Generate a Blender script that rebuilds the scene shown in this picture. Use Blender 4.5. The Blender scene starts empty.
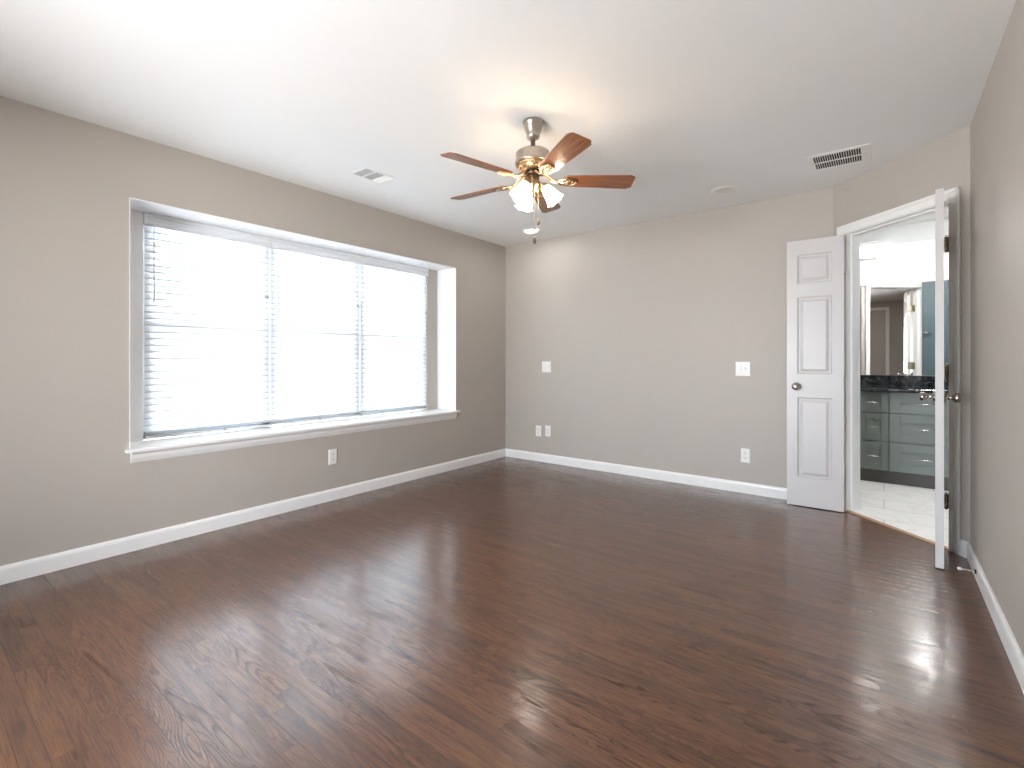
import bpy, bmesh, math, random
from mathutils import Vector, Matrix
random.seed(7)
PI = math.pi
C = bpy.context.scene.collection
S = bpy.context.scene

# ------------------------------------------------------------------ camera, world, exposure
F_PX = 484.0
YAW = math.radians(37.55)
cam_d = bpy.data.cameras.new('camera')
cam_d.sensor_width = 36.0
cam_d.lens = F_PX / 1024 * 36.0
cam_d.shift_y = -24.0 / 1024
cam_d.clip_start = 0.02
cam = bpy.data.objects.new('camera', cam_d)
C.objects.link(cam)
cam.location = (0, 0, 1.12)
cam.rotation_euler = (PI / 2, 0, YAW)
S.camera = cam

w = bpy.data.worlds.new('sky'); S.world = w
w.use_nodes = True
wb = w.node_tree.nodes['Background']
# overcast sky above, bright lower half added as fill for the ceiling
_n = w.node_tree.nodes; _l = w.node_tree.links
_tc = _n.new('ShaderNodeTexCoord'); _sx = _n.new('ShaderNodeSeparateXYZ'); _rp = _n.new('ShaderNodeValToRGB')
_mr = _n.new('ShaderNodeMapRange'); _mr.inputs[1].default_value = -0.15; _mr.inputs[2].default_value = 0.15
_l.new(_tc.outputs['Generated'], _sx.inputs[0]); _l.new(_sx.outputs[2], _mr.inputs[0]); _l.new(_mr.outputs[0], _rp.inputs[0])
_rp.color_ramp.elements[0].color = (0.80, 0.81, 0.81, 1); _rp.color_ramp.elements[1].color = (0.72, 0.78, 0.86, 1)
_l.new(_rp.outputs[0], wb.inputs[0])
wb.inputs[1].default_value = 38.0

S.view_settings.view_transform = 'Standard'
S.view_settings.look = 'None'
S.view_settings.gamma = 1
S.view_settings.use_curve_mapping = False
S.view_settings.exposure = 0.2
S.cycles.diffuse_bounces = 8
S.cycles.max_bounces = 14
S.cycles.transparent_max_bounces = 16
S.cycles.sample_clamp_indirect = 60.0
S.cycles.caustics_reflective = False
S.cycles.use_denoising = True


def portal(name, loc, rot, sx, sy):
    """daylight portal in a window opening: only steers sky sampling, gives no light of its own"""
    l = bpy.data.lights.new(name, 'AREA'); l.shape = 'RECTANGLE'; l.size = sx; l.size_y = sy
    l.cycles.is_portal = True
    o = bpy.data.objects.new(name, l); C.objects.link(o)
    o.location = loc; o.rotation_euler = rot
    return o


portal('window_portal', (-3.93, 2.24, 1.335), (0, -PI / 2, 0), 1.45, 2.45)
portal('rear_fill_portal', (-1.60, -1.71, 1.075), (PI / 2, 0, 0), 1.6, 1.75)
portal('side_fill_portal', (0.495, -0.875, 1.35), (0, PI / 2, 0), 1.5, 1.15)


# ------------------------------------------------------------------ dimensions (metres)
XL, YB, XR, YR, H = -3.50, 4.43, 0.385, -1.60, 2.44
CS = 4.123                      # the angled wall lies on x + y = CS
CX0, CX1 = CS - YB, XR          # its ends (x)
TW = 0.11                       # wall thickness
WY0, WY1, WZ0, WZ1 = 0.88, 3.605, 0.600, 2.072   # window recess opening
GY0, GY1 = 1.02, 3.455          # window unit inside the recess
XW = -3.77                      # back plane of the recess
YM = 6.06                       # bathroom mirror wall
YV = 5.51                       # vanity front
r2 = math.sqrt(0.5)
U = Vector((r2, -r2, 0))        # along the angled wall, left to right
N = Vector((r2, r2, 0))         # into the bathroom
OP0 = Vector((-0.224, 4.347, 0))  # left jamb corner on the bedroom face
OPL = 0.745                     # clear opening
DH = 2.05                       # opening height


# ------------------------------------------------------------------ materials
def new_mat(name):
    m = bpy.data.materials.new(name); m.use_nodes = True
    nt = m.node_tree
    return m, nt, nt.nodes['Principled BSDF']


def srgb(r, g, b):
    f = lambda c: (c / 255) / 12.92 if c <= 10 else (((c / 255) + 0.055) / 1.055) ** 2.4
    return (f(r), f(g), f(b), 1)


def mat(name, col, rough=0.5, metal=0.0, spec=0.5, bump=0.0, bscale=100.0, emis=None, estr=0.0, coat=0.0, var=0.0):
    m, nt, p = new_mat(name)
    p.inputs['Base Color'].default_value = col
    p.inputs['Roughness'].default_value = rough
    p.inputs['Metallic'].default_value = metal
    p.inputs['Specular IOR Level'].default_value = spec
    p.inputs['Coat Weight'].default_value = coat
    tc = nt.nodes.new('ShaderNodeTexCoord')
    no = nt.nodes.new('ShaderNodeTexNoise')
    no.inputs['Scale'].default_value = bscale
    no.inputs['Detail'].default_value = 3
    nt.links.new(tc.outputs['Object'], no.inputs['Vector'])
    if var > 0:
        mx = nt.nodes.new('ShaderNodeMix'); mx.data_type = 'RGBA'
        n2 = nt.nodes.new('ShaderNodeTexNoise'); n2.inputs['Scale'].default_value = 2.5
        nt.links.new(tc.outputs['Object'], n2.inputs['Vector'])
        mx.inputs[6].default_value = tuple(c * (1 - var) for c in col[:3]) + (1,)
        mx.inputs[7].default_value = tuple(min(1, c * (1 + var)) for c in col[:3]) + (1,)
        nt.links.new(n2.outputs['Fac'], mx.inputs[0]); nt.links.new(mx.outputs[2], p.inputs['Base Color'])
    if bump > 0:
        b = nt.nodes.new('ShaderNodeBump'); b.inputs['Strength'].default_value = bump
        b.inputs['Distance'].default_value = 0.002
        nt.links.new(no.outputs['Fac'], b.inputs['Height']); nt.links.new(b.outputs['Normal'], p.inputs['Normal'])
    if emis:
        p.inputs['Emission Color'].default_value = emis
        p.inputs['Emission Strength'].default_value = estr
    return m


WALLC = (0.452, 0.412, 0.368, 1)
M = {}
M['wall'] = mat('taupe_wall_paint', WALLC, 0.48, spec=0.45, bump=0.35, bscale=90, var=0.02)
M['ceiling'] = mat('white_ceiling_paint', (0.86, 0.86, 0.855, 1), 0.75, spec=0.3, bump=0.35, bscale=120)
M['trim'] = mat('white_trim_paint', (0.83, 0.82, 0.80, 1), 0.32, bump=0.05, bscale=30)
M['reveal'] = mat('white_reveal_paint', (0.84, 0.84, 0.84, 1), 0.5, bump=0.1, bscale=90)
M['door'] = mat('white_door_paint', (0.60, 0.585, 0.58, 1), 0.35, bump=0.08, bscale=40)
M['plate'] = mat('white_plastic', (0.82, 0.81, 0.78, 1), 0.35)
M['slot'] = mat('dark_slot', (0.03, 0.03, 0.03, 1), 0.6)
M['vinyl'] = mat('window_vinyl', (0.75, 0.77, 0.80, 1), 0.4)
M['nickel'] = mat('brushed_nickel', (0.47, 0.42, 0.36, 1), 0.3, metal=1.0, bump=0.05, bscale=300)
M['brass'] = mat('antique_brass', (0.46, 0.35, 0.22, 1), 0.32, metal=1.0)
M['darkmetal'] = mat('dark_metal', (0.05, 0.04, 0.035, 1), 0.4, metal=0.8)
M['knob'] = mat('satin_nickel_knob', (0.42, 0.38, 0.35, 1), 0.22, metal=1.0)
M['chrome'] = mat('bright_pull_metal', (0.85, 0.85, 0.85, 1), 0.15, metal=1.0)
M['hinge'] = mat('hinge_metal', (0.40, 0.36, 0.28, 1), 0.35, metal=1.0)
M['black'] = mat('vent_black', (0.008, 0.008, 0.008, 1), 0.8)
M['ventgrey'] = mat('vent_shadow', (0.42, 0.42, 0.43, 1), 0.6)
M['cabinet'] = mat('grey_green_cabinet_paint', (0.165, 0.188, 0.176, 1), 0.4, bump=0.05, bscale=40)
M['toekick'] = mat('toe_kick_brown', (0.07, 0.065, 0.06, 1), 0.5)
M['teal'] = mat('teal_bathroom_paint', (0.078, 0.115, 0.130, 1), 0.55, bump=0.2, bscale=120)
M['bathwhite'] = mat('white_bathroom_paint', (0.82, 0.82, 0.81, 1), 0.6, bump=0.2, bscale=120)
M['bathband'] = mat('pale_grey_band', (0.60, 0.61, 0.61, 1), 0.6)
M['mirror'] = mat('mirror_silver', (0.93, 0.94, 0.94, 1), 0.01, metal=1.0)
M['rubber'] = mat('white_rubber', (0.75, 0.72, 0.70, 1), 0.6)
M['threshold'] = mat('oak_threshold', (0.30, 0.18, 0.10, 1), 0.4, bump=0.2, bscale=60)
M['cord'] = mat('grey_cord', (0.45, 0.46, 0.48, 1), 0.6)
M['bulb'] = mat('lit_bulb', (1, 0.9, 0.8, 1), 0.3, emis=(1.0, 0.80, 0.55, 1), estr=45)
M['can_lit'] = mat('lit_downlight_lens', (1, 1, 1, 1), 0.3, emis=(1.0, 0.95, 0.88, 1), estr=70.0)
M['can_off'] = mat('unlit_downlight_lens', (0.66, 0.63, 0.60, 1), 0.5)
M['bathlens'] = mat('lit_bathroom_diffuser', (1, 1, 1, 1), 0.3, emis=(1.0, 0.99, 0.97, 1), estr=14.0)
M['bathfill'] = mat('fill_ceiling_diffuser', (1, 1, 1, 1), 0.3, emis=(1.0, 0.99, 0.97, 1), estr=170.0)
M['caprubber'] = mat('fob_brown', (0.12, 0.08, 0.06, 1), 0.4)


def slat_mat():
    m, nt, p = new_mat('white_blind_slat')
    p.inputs['Base Color'].default_value = (0.86, 0.88, 0.90, 1)
    p.inputs['Roughness'].default_value = 0.45
    tr = nt.nodes.new('ShaderNodeBsdfTranslucent'); tr.inputs['Color'].default_value = (0.90, 0.92, 0.95, 1)
    mx = nt.nodes.new('ShaderNodeMixShader'); mx.inputs[0].default_value = 0.355
    nt.links.new(p.outputs[0], mx.inputs[1]); nt.links.new(tr.outputs[0], mx.inputs[2])
    nt.links.new(mx.outputs[0], nt.nodes['Material Output'].inputs[0])
    return m


def glass_mat(name='window_glass', tint=(0.95, 0.97, 0.96, 1)):
    m, nt, p = new_mat(name)
    t = nt.nodes.new('ShaderNodeBsdfTransparent'); t.inputs[0].default_value = tint
    g = nt.nodes.new('ShaderNodeBsdfGlossy'); g.inputs['Roughness'].default_value = 0.02
    fr = nt.nodes.new('ShaderNodeFresnel'); fr.inputs[0].default_value = 1.45
    mx = nt.nodes.new('ShaderNodeMixShader')
    nt.links.new(fr.outputs[0], mx.inputs[0]); nt.links.new(t.outputs[0], mx.inputs[1]); nt.links.new(g.outputs[0], mx.inputs[2])
    nt.links.new(mx.outputs[0], nt.nodes['Material Output'].inputs[0])
    return m


def shade_mat():
    m, nt, p = new_mat('frosted_shade_glass')
    p.inputs['Base Color'].default_value = (0.95, 0.92, 0.87, 1)
    p.inputs['Roughness'].default_value = 0.4
    p.inputs['Emission Color'].default_value = (1.0, 0.86, 0.70, 1)
    p.inputs['Emission Strength'].default_value = 18.0
    tr = nt.nodes.new('ShaderNodeBsdfTranslucent'); tr.inputs['Color'].default_value = (1, 0.93, 0.82, 1)
    mx = nt.nodes.new('ShaderNodeMixShader'); mx.inputs[0].default_value = 0.4
    nt.links.new(p.outputs[0], mx.inputs[1]); nt.links.new(tr.outputs[0], mx.inputs[2])
    nt.links.new(mx.outputs[0], nt.nodes['Material Output'].inputs[0])
    return m


class NT:
    """tiny helper for long node chains"""
    def __init__(s, nt): s.nt = nt
    def node(s, t, **k):
        n = s.nt.nodes.new(t)
        for a, v in k.items(): setattr(n, a, v)
        return n
    def put(s, sock, v):
        if isinstance(v, (int, float)): sock.default_value = v
        elif isinstance(v, tuple): sock.default_value = v
        else: s.nt.links.new(v, sock)
    def math(s, op, a, b=0.0, c=0.0):
        n = s.node('ShaderNodeMath', operation=op)
        s.put(n.inputs[0], a); s.put(n.inputs[1], b); s.put(n.inputs[2], c)
        return n.outputs[0]
    def xyz(s, x, y, z=0.0):
        n = s.node('ShaderNodeCombineXYZ')
        s.put(n.inputs[0], x); s.put(n.inputs[1], y); s.put(n.inputs[2], z)
        return n.outputs[0]
    def noise(s, v, scale=1.0, detail=2.0, rough=0.5, dist=0.0):
        n = s.node('ShaderNodeTexNoise'); s.put(n.inputs['Vector'], v)
        n.inputs['Scale'].default_value = scale; n.inputs['Detail'].default_value = detail
        n.inputs['Roughness'].default_value = rough; n.inputs['Distortion'].default_value = dist
        return n.outputs['Fac']
    def white(s, v):
        n = s.node('ShaderNodeTexWhiteNoise', noise_dimensions='3D'); s.put(n.inputs['Vector'], v)
        return n.outputs['Value']
    def mix(s, f, a, b, mode='MIX'):
        n = s.node('ShaderNodeMix', data_type='RGBA', blend_type=mode)
        s.put(n.inputs[0], f); s.put(n.inputs[6], a); s.put(n.inputs[7], b)
        return n.outputs[2]
    def mapr(s, v, a, b, c, d):
        n = s.node('ShaderNodeMapRange'); s.put(n.inputs[0], v)
        for i, q in enumerate((a, b, c, d)): n.inputs[i + 1].default_value = q
        return n.outputs[0]
    def ramp(s, v, stops):
        n = s.node('ShaderNodeValToRGB'); s.put(n.inputs[0], v)
        e = n.color_ramp.elements
        while len(e) < len(stops): e.new(0.5)
        for i, (p, c) in enumerate(stops): e[i].position = p; e[i].color = c
        return n.outputs[0]


def floor_mat():
    m, nt, p = new_mat('dark_stained_oak_strips')
    k = NT(nt)
    tc = k.node('ShaderNodeTexCoord')
    sp = k.node('ShaderNodeSeparateXYZ'); nt.links.new(tc.outputs['Object'], sp.inputs[0])
    x, y = sp.outputs[0], sp.outputs[1]
    Wd, Ln = 0.057, 0.62
    yr = k.math('DIVIDE', y, Wd)
    row = k.math('FLOOR', yr)
    fy = k.math('FRACT', yr)
    sh = k.white(k.xyz(row, 3.1, 7.7))
    xr = k.math('ADD', k.math('DIVIDE', x, Ln), k.math('MULTIPLY', sh, 13.0))
    col = k.math('FLOOR', xr)
    fx = k.math('FRACT', xr)
    rnd = k.white(k.xyz(col, row, 1.3))
    rnd2 = k.white(k.xyz(col, row, 5.9))
    # seams between strips
    ey = k.math('MINIMUM', fy, k.math('SUBTRACT', 1.0, fy))
    ex = k.math('MINIMUM', fx, k.math('SUBTRACT', 1.0, fx))
    seam = k.math('MINIMUM', k.mapr(ey, 0.0, 0.028, 0, 1), k.mapr(ex, 0.0, 0.0016, 0, 1))
    off = k.math('MULTIPLY', rnd, 37.0)
    # cathedral grain: contour lines of a stretched noise, different in each strip
    wig = k.noise(k.xyz(k.math('MULTIPLY', x, 22.0), k.math('MULTIPLY', y, 70.0), off), 1.0, 2.0, 0.6)
    v1 = k.xyz(k.math('ADD', k.math('MULTIPLY', x, 1.5), off), k.math('MULTIPLY', y, 12.0), k.math('MULTIPLY', rnd2, 9.0))
    n1 = k.noise(v1, 1.0, 1.0, 0.5, 0.2)
    cn = k.math('ADD', k.math('MULTIPLY', n1, k.math('ADD', 16.0, k.math('MULTIPLY', rnd2, 14.0))), k.math('MULTIPLY', wig, 0.55))
    fr = k.math('FRACT', cn)
    line = k.math('MULTIPLY', k.mapr(fr, 0.0, 0.08, 0.0, 1.0), k.mapr(fr, 0.14, 0.50, 1.0, 0.0))
    # fine pores
    v2 = k.xyz(k.math('ADD', k.math('MULTIPLY', x, 9.0), off), k.math('MULTIPLY', y, 330.0), 0.0)
    pores = k.noise(v2, 1.0, 3.0, 0.65, 0.2)
    pm = k.mapr(pores, 0.40, 0.60, 0.45, 1.0)
    cover = k.mapr(k.noise(k.xyz(k.math('ADD', k.math('MULTIPLY', x, 1.3), off), k.math('MULTIPLY', y, 5.0), 4.0), 1.0, 1.0), 0.38, 0.60, 0.15, 1.0)
    line = k.math('MULTIPLY', k.math('MULTIPLY', line, pm), cover)
    v3 = k.xyz(k.math('ADD', k.math('MULTIPLY', x, 2.6), off), k.math('MULTIPLY', y, 34.0), 2.0)
    streak = k.noise(v3, 1.0, 5.0, 0.65, 0.4)
    big = k.noise(k.xyz(x, y, 0.0), 1.1, 3.0)
    base = k.ramp(rnd, [(0.0, (0.068, 0.026, 0.012, 1)), (0.25, (0.086, 0.032, 0.014, 1)), (0.65, (0.104, 0.038, 0.015, 1)), (1.0, (0.130, 0.048, 0.018, 1))])
    st = k.mapr(streak, 0.35, 0.68, 0.0, 1.0)
    c1 = k.mix(k.math('MULTIPLY', st, 0.60), base, (0.205, 0.080, 0.028, 1))
    ob = k.mapr(k.noise(k.xyz(k.math('ADD', k.math('MULTIPLY', x, 1.7), off), k.math('MULTIPLY', y, 9.0), 12.0), 1.0, 3.0, 0.6, 0.3), 0.58, 0.72, 0.0, 0.5)
    c1 = k.mix(ob, c1, (0.19, 0.072, 0.024, 1))
    # dull dark blotches of stain along the strips
    dk = k.mapr(k.noise(k.xyz(k.math('ADD', k.math('MULTIPLY', x, 3.6), off), k.math('MULTIPLY', y, 30.0), 6.0), 1.0, 4.0, 0.6, 0.5), 0.57, 0.70, 0.0, 0.72)
    c2 = k.mix(dk, c1, (0.030, 0.020, 0.015, 1))
    c3 = k.mix(k.math('MULTIPLY', line, 0.92), c2, (0.018, 0.009, 0.006, 1))
    c4 = k.mix(k.mapr(pores, 0.48, 0.64, 0.0, 0.75), c3, (0.040, 0.020, 0.013, 1))
    c5 = k.mix(k.mapr(big, 0.35, 0.7, 0.0, 0.35), c4, (0.080, 0.038, 0.025, 1))
    # a few old nail holes and specks
    vo = k.node('ShaderNodeTexVoronoi'); vo.inputs['Scale'].default_value = 2.1; nt.links.new(tc.outputs['Object'], vo.inputs['Vector'])
    hole = k.mapr(vo.outputs['Distance'], 0.010, 0.014, 0.9, 0.0)
    c5 = k.mix(hole, c5, (0.008, 0.006, 0.005, 1))
    c6 = k.mix(k.mapr(seam, 0.0, 1.0, 0.75, 0.0), c5, (0.020, 0.011, 0.008, 1))
    nt.links.new(c6, p.inputs['Base Color'])
    h = k.math('ADD', k.math('MULTIPLY', line, -0.8), k.math('MULTIPLY', pores, -0.25))
    h = k.math('ADD', h, k.math('MULTIPLY', seam, 0.7))
    h = k.math('ADD', h, k.math('MULTIPLY', rnd2, 0.3))
    h = k.math('ADD', h, k.math('MULTIPLY', k.noise(k.xyz(k.math('MULTIPLY', x, 2.0), k.math('MULTIPLY', y, 9.0), 0.0), 1.0, 2.0), 1.0))
    for sock, stg in (('Normal', 0.35), ('Coat Normal', 0.25)):
        b = k.node('ShaderNodeBump'); b.inputs['Strength'].default_value = stg; b.inputs['Distance'].default_value = 0.0010
        nt.links.new(h, b.inputs['Height']); nt.links.new(b.outputs[0], p.inputs[sock])
    p.inputs['Roughness'].default_value = 0.42
    p.inputs['Specular IOR Level'].default_value = 0.10
    p.inputs['Coat IOR'].default_value = 1.78
    p.inputs['Coat Roughness'].default_value = 0.18
    cw = k.math('SUBTRACT', 1.0, k.math('ADD', k.math('MULTIPLY', line, 0.90), k.math('MULTIPLY', dk, 0.40)))
    nt.links.new(k.math('MAXIMUM', cw, 0.1), p.inputs['Coat Weight'])
    return m


def tile_mat():
    m, nt, p = new_mat('white_marble_tile')
    k = NT(nt)
    tc = k.node('ShaderNodeTexCoord')
    br = k.node('ShaderNodeTexBrick'); nt.links.new(tc.outputs['Object'], br.inputs['Vector'])
    br.inputs['Scale'].default_value = 1.0
    br.inputs['Brick Width'].default_value = 0.61; br.inputs['Row Height'].default_value = 0.305
    br.inputs['Mortar Size'].default_value = 0.003; br.offset = 0.33
    br.inputs['Color1'].default_value = (0.74, 0.73, 0.71, 1); br.inputs['Color2'].default_value = (0.80, 0.79, 0.77, 1)
    br.inputs['Mortar'].default_value = (0.36, 0.35, 0.34, 1)
    n = k.noise(tc.outputs['Object'], 3.0, 6.0, 0.6, 1.6)
    v = k.math('ABSOLUTE', k.math('SUBTRACT', n, 0.5))
    f = k.mapr(v, 0.0, 0.05, 0.35, 0.0)
    nt.links.new(k.mix(f, br.outputs['Color'], (0.50, 0.50, 0.51, 1)), p.inputs['Base Color'])
    p.inputs['Roughness'].default_value = 0.3
    return m


def marble_mat():
    m, nt, p = new_mat('black_marble')
    k = NT(nt)
    tc = k.node('ShaderNodeTexCoord')
    n = k.noise(tc.outputs['Object'], 18.0, 5.0, 0.6, 1.0)
    c = k.ramp(n, [(0.45, (0.006, 0.007, 0.009, 1)), (0.60, (0.03, 0.035, 0.04, 1)), (0.75, (0.25, 0.27, 0.28, 1))])
    nt.links.new(c, p.inputs['Base Color'])
    p.inputs['Roughness'].default_value = 0.12
    return m


def blade_mat():
    m, nt, p = new_mat('cherry_blade_wood')
    k = NT(nt)
    tc = k.node('ShaderNodeTexCoord')
    sp = k.node('ShaderNodeSeparateXYZ'); nt.links.new(tc.outputs['Object'], sp.inputs[0])
    v = k.xyz(k.math('MULTIPLY', sp.outputs[0], 6.0), k.math('MULTIPLY', sp.outputs[1], 90.0), 0.0)
    n = k.noise(v, 1.0, 4.0, 0.6, 0.8)
    c = k.ramp(n, [(0.3, (0.14, 0.050, 0.022, 1)), (0.5, (0.24, 0.090, 0.038, 1)), (0.72, (0.34, 0.140, 0.062, 1))])
    nt.links.new(c, p.inputs['Base Color'])
    p.inputs['Roughness'].default_value = 0.25
    p.inputs['Coat Weight'].default_value = 0.3
    return m


M['slat'] = slat_mat(); M['slatedge'] = mat('shade_line_slat_edge', (0.66, 0.68, 0.70, 1), 0.45); M['glass'] = glass_mat(); M['tinted'] = glass_mat('tinted_fill_glass', (0.13, 0.13, 0.13, 1)); M['clear'] = glass_mat('clear_fill_glass', (0.95, 0.95, 0.95, 1)); M['shade'] = shade_mat()
M['floor'] = floor_mat(); M['tile'] = tile_mat(); M['marble'] = marble_mat(); M['blade'] = blade_mat()


# ------------------------------------------------------------------ mesh helpers
class MB:
    def __init__(s): s.bm = bmesh.new()

    def box(s, x0, y0, z0, x1, y1, z1, mi=0, M4=None):
        vs = [s.bm.verts.new((x, y, z)) for z in (z0, z1) for y in (y0, y1) for x in (x0, x1)]
        if M4 is not None:
            for v in vs: v.co = M4 @ v.co
        for f in ((0, 2, 3, 1), (4, 5, 7, 6), (0, 1, 5, 4), (2, 6, 7, 3), (0, 4, 6, 2), (1, 3, 7, 5)):
            fa = s.bm.faces.new([vs[i] for i in f]); fa.material_index = mi
        return vs

    def prism(s, pts, z0, z1, mi=0, M4=None):
        lo = [s.bm.verts.new((x, y, z0)) for x, y in pts]
        hi = [s.bm.verts.new((x, y, z1)) for x, y in pts]
        n = len(pts)
        fs = [s.bm.faces.new(lo[::-1]), s.bm.faces.new(hi)]
        for i in range(n):
            fs.append(s.bm.faces.new((lo[i], lo[(i + 1) % n], hi[(i + 1) % n], hi[i])))
        for f in fs: f.material_index = mi
        if M4 is not None:
            for v in lo + hi: v.co = M4 @ v.co

    def sweep(s, prof, a, b, side, up=Vector((0, 0, 1)), mi=0, seg_mi=None):
        """a moulding: profile points (out, up) carried from a to b; side = outward direction"""
        ra = [s.bm.verts.new(a + side * o + up * h) for o, h in prof]
        rb = [s.bm.verts.new(b + side * o + up * h) for o, h in prof]
        n = len(prof)
        for i in range(n):
            f = s.bm.faces.new((ra[i], ra[(i + 1) % n], rb[(i + 1) % n], rb[i])); f.material_index = seg_mi.get(i, mi) if seg_mi else mi
        s.bm.faces.new(ra[::-1]).material_index = mi; s.bm.faces.new(rb).material_index = mi

    def lathe(s, prof, seg=32, M4=None, mi=0, smooth=True, wob=None, cap=True):
        rings = []
        for k_, (r, z) in enumerate(prof):
            ring = []
            for i in range(seg):
                a = 2 * PI * i / seg
                rr = r if wob is None else wob(r, z, a, k_)
                v = s.bm.verts.new((rr * math.cos(a), rr * math.sin(a), z))
                if M4 is not None: v.co = M4 @ v.co
                ring.append(v)
            rings.append(ring)
        for k_ in range(len(rings) - 1):
            for i in range(seg):
                f = s.bm.faces.new((rings[k_][i], rings[k_][(i + 1) % seg], rings[k_ + 1][(i + 1) % seg], rings[k_ + 1][i]))
                f.smooth = smooth; f.material_index = mi
        if cap:
            s.bm.faces.new(rings[0][::-1]).material_index = mi
            s.bm.faces.new(rings[-1]).material_index = mi

    def tube(s, pts, r, seg=8, closed=False, mi=0):
        pts = [Vector(p) for p in pts]; n = len(pts)
        rings = []
        for i, p in enumerate(pts):
            if closed: d = pts[(i + 1) % n] - pts[i - 1]
            else: d = pts[min(i + 1, n - 1)] - pts[max(i - 1, 0)]
            d.normalize()
            ref = Vector((0, 0, 1)) if abs(d.z) < 0.9 else Vector((1, 0, 0))
            a = d.cross(ref).normalized(); b = d.cross(a)
            rr = r[i] if isinstance(r, (list, tuple)) else r
            rings.append([s.bm.verts.new(p + a * rr * math.cos(2 * PI * j / seg) + b * rr * math.sin(2 * PI * j / seg)) for j in range(seg)])
        m_ = n if closed else n - 1
        for i in range(m_):
            A, B = rings[i], rings[(i + 1) % n]
            for j in range(seg):
                f = s.bm.faces.new((A[j], A[(j + 1) % seg], B[(j + 1) % seg], B[j])); f.smooth = True; f.material_index = mi
        if not closed:
            s.bm.faces.new(rings[0][::-1]).material_index = mi; s.bm.faces.new(rings[-1]).material_index = mi

    def build(s, name, mats, parent=None, loc=None, rot=None, bevel=0.0, kind=None, label=None):
        bmesh.ops.recalc_face_normals(s.bm, faces=s.bm.faces[:])
        me = bpy.data.meshes.new(name); s.bm.to_mesh(me); s.bm.free()
        if not isinstance(mats, (list, tuple)): mats = [mats]
        for m in mats: me.materials.append(M[m])
        o = bpy.data.objects.new(name, me); C.objects.link(o)
        if parent: o.parent = parent
        if loc is not None: o.location = loc
        if rot is not None: o.rotation_euler = rot
        if bevel > 0:
            b = o.modifiers.new('bevel', 'BEVEL'); b.width = bevel; b.segments = 2; b.limit_method = 'ANGLE'
        if kind: o['kind'] = kind
        if label: o['label'] = label
        return o


def tag(o, label, cat, group=None):
    o['label'] = label; o['category'] = cat
    if group: o['group'] = group
    return o


def thing(name, loc=(0, 0, 0), rotz=0.0, label=None, cat=None, group=None, kind=None):
    o = bpy.data.objects.new(name, None); C.objects.link(o)
    o.empty_display_size = 0.1
    o.location = loc; o.rotation_euler = (0, 0, rotz)
    if label: tag(o, label, cat, group)
    if kind: o['kind'] = kind
    return o


def copy_tree(o, parent=None):
    c = o.copy(); C.objects.link(c)
    if parent: c.parent = parent
    for ch in list(o.children): copy_tree(ch, c)
    return c


def T(x=0, y=0, z=0): return Matrix.Translation((x, y, z))


ST = 'structure'
# ------------------------------------------------------------------ shell
OP1 = OP0 + U * OPL
CB = CS + TW / r2               # back face of the angled wall: x + y = CB
m = MB()
m.prism([(XL, YR), (XR, YR), (XR, CS - XR), (CX0, YB), (XL, YB)], -0.03, 0.0)
fl = m.build('floor', 'floor', kind=ST)
m = MB()
m.prism([(-2.6, YB + TW), (CB - YB - TW, YB + TW), (CB - 3.95, 3.95), (1.9, 3.95), (1.9, YM), (-2.6, YM)], -0.03, 0.004)
# tile runs through the doorway to the threshold
q0, q1 = OP0 + N * 0.03, OP1 + N * 0.03
m.prism([(q0.x, q0.y), (q1.x, q1.y), ((q1 + N * 0.1).x, (q1 + N * 0.1).y), ((q0 + N * 0.1).x, (q0 + N * 0.1).y)], -0.03, 0.0038)
m.build('floor_bathroom', 'tile', kind=ST)
m = MB()
m.prism([(XL, YR), (XR, YR), (XR, CS - XR), (CX0, YB), (XL, YB)], H, H + 0.08)
m.build('ceiling', 'ceiling', kind=ST)
m = MB()
m.prism([(-2.6, YB + TW), (CB - YB - TW, YB + TW), (CB - 3.95, 3.95), (1.9, 3.95), (1.9, YM), (-2.6, YM)], H, H + 0.08)
m.build('ceiling_bathroom', 'bathwhite', kind=ST)

# left wall with deep window recess
m = MB()
for (y0, y1, z0, z1) in ((YR, WY0, 0, H), (WY1, YB + TW, 0, H), (WY0, WY1, 0, WZ0 - 0.02), (WY0, WY1, WZ1, H)):
    m.box(XW, y0, z0, XL, y1, z1)
for (y0, y1, z0, z1) in ((YR, GY0, 0, H), (GY1, YB + TW, 0, H), (GY0, GY1, 0, WZ0 - 0.02), (GY0, GY1, WZ1, H)):
    m.box(XW - 0.13, y0, z0, XW, y1, z1)
m.build('wall_left', 'wall', kind=ST)
m = MB()
m.box(XW + 0.001, WY1 - 0.004, WZ0, XL + 0.001, WY1, WZ1)
m.box(XW + 0.001, WY0, WZ0, XL + 0.001, WY0 + 0.004, WZ1)
m.box(XW + 0.001, WY0, WZ1 - 0.004, XL + 0.001, WY1, WZ1)
m.box(XW, WY0 + 0.004, WZ0, XW + 0.003, GY0, WZ1 - 0.004)
m.build('trim_1', 'reveal', kind=ST)
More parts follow.
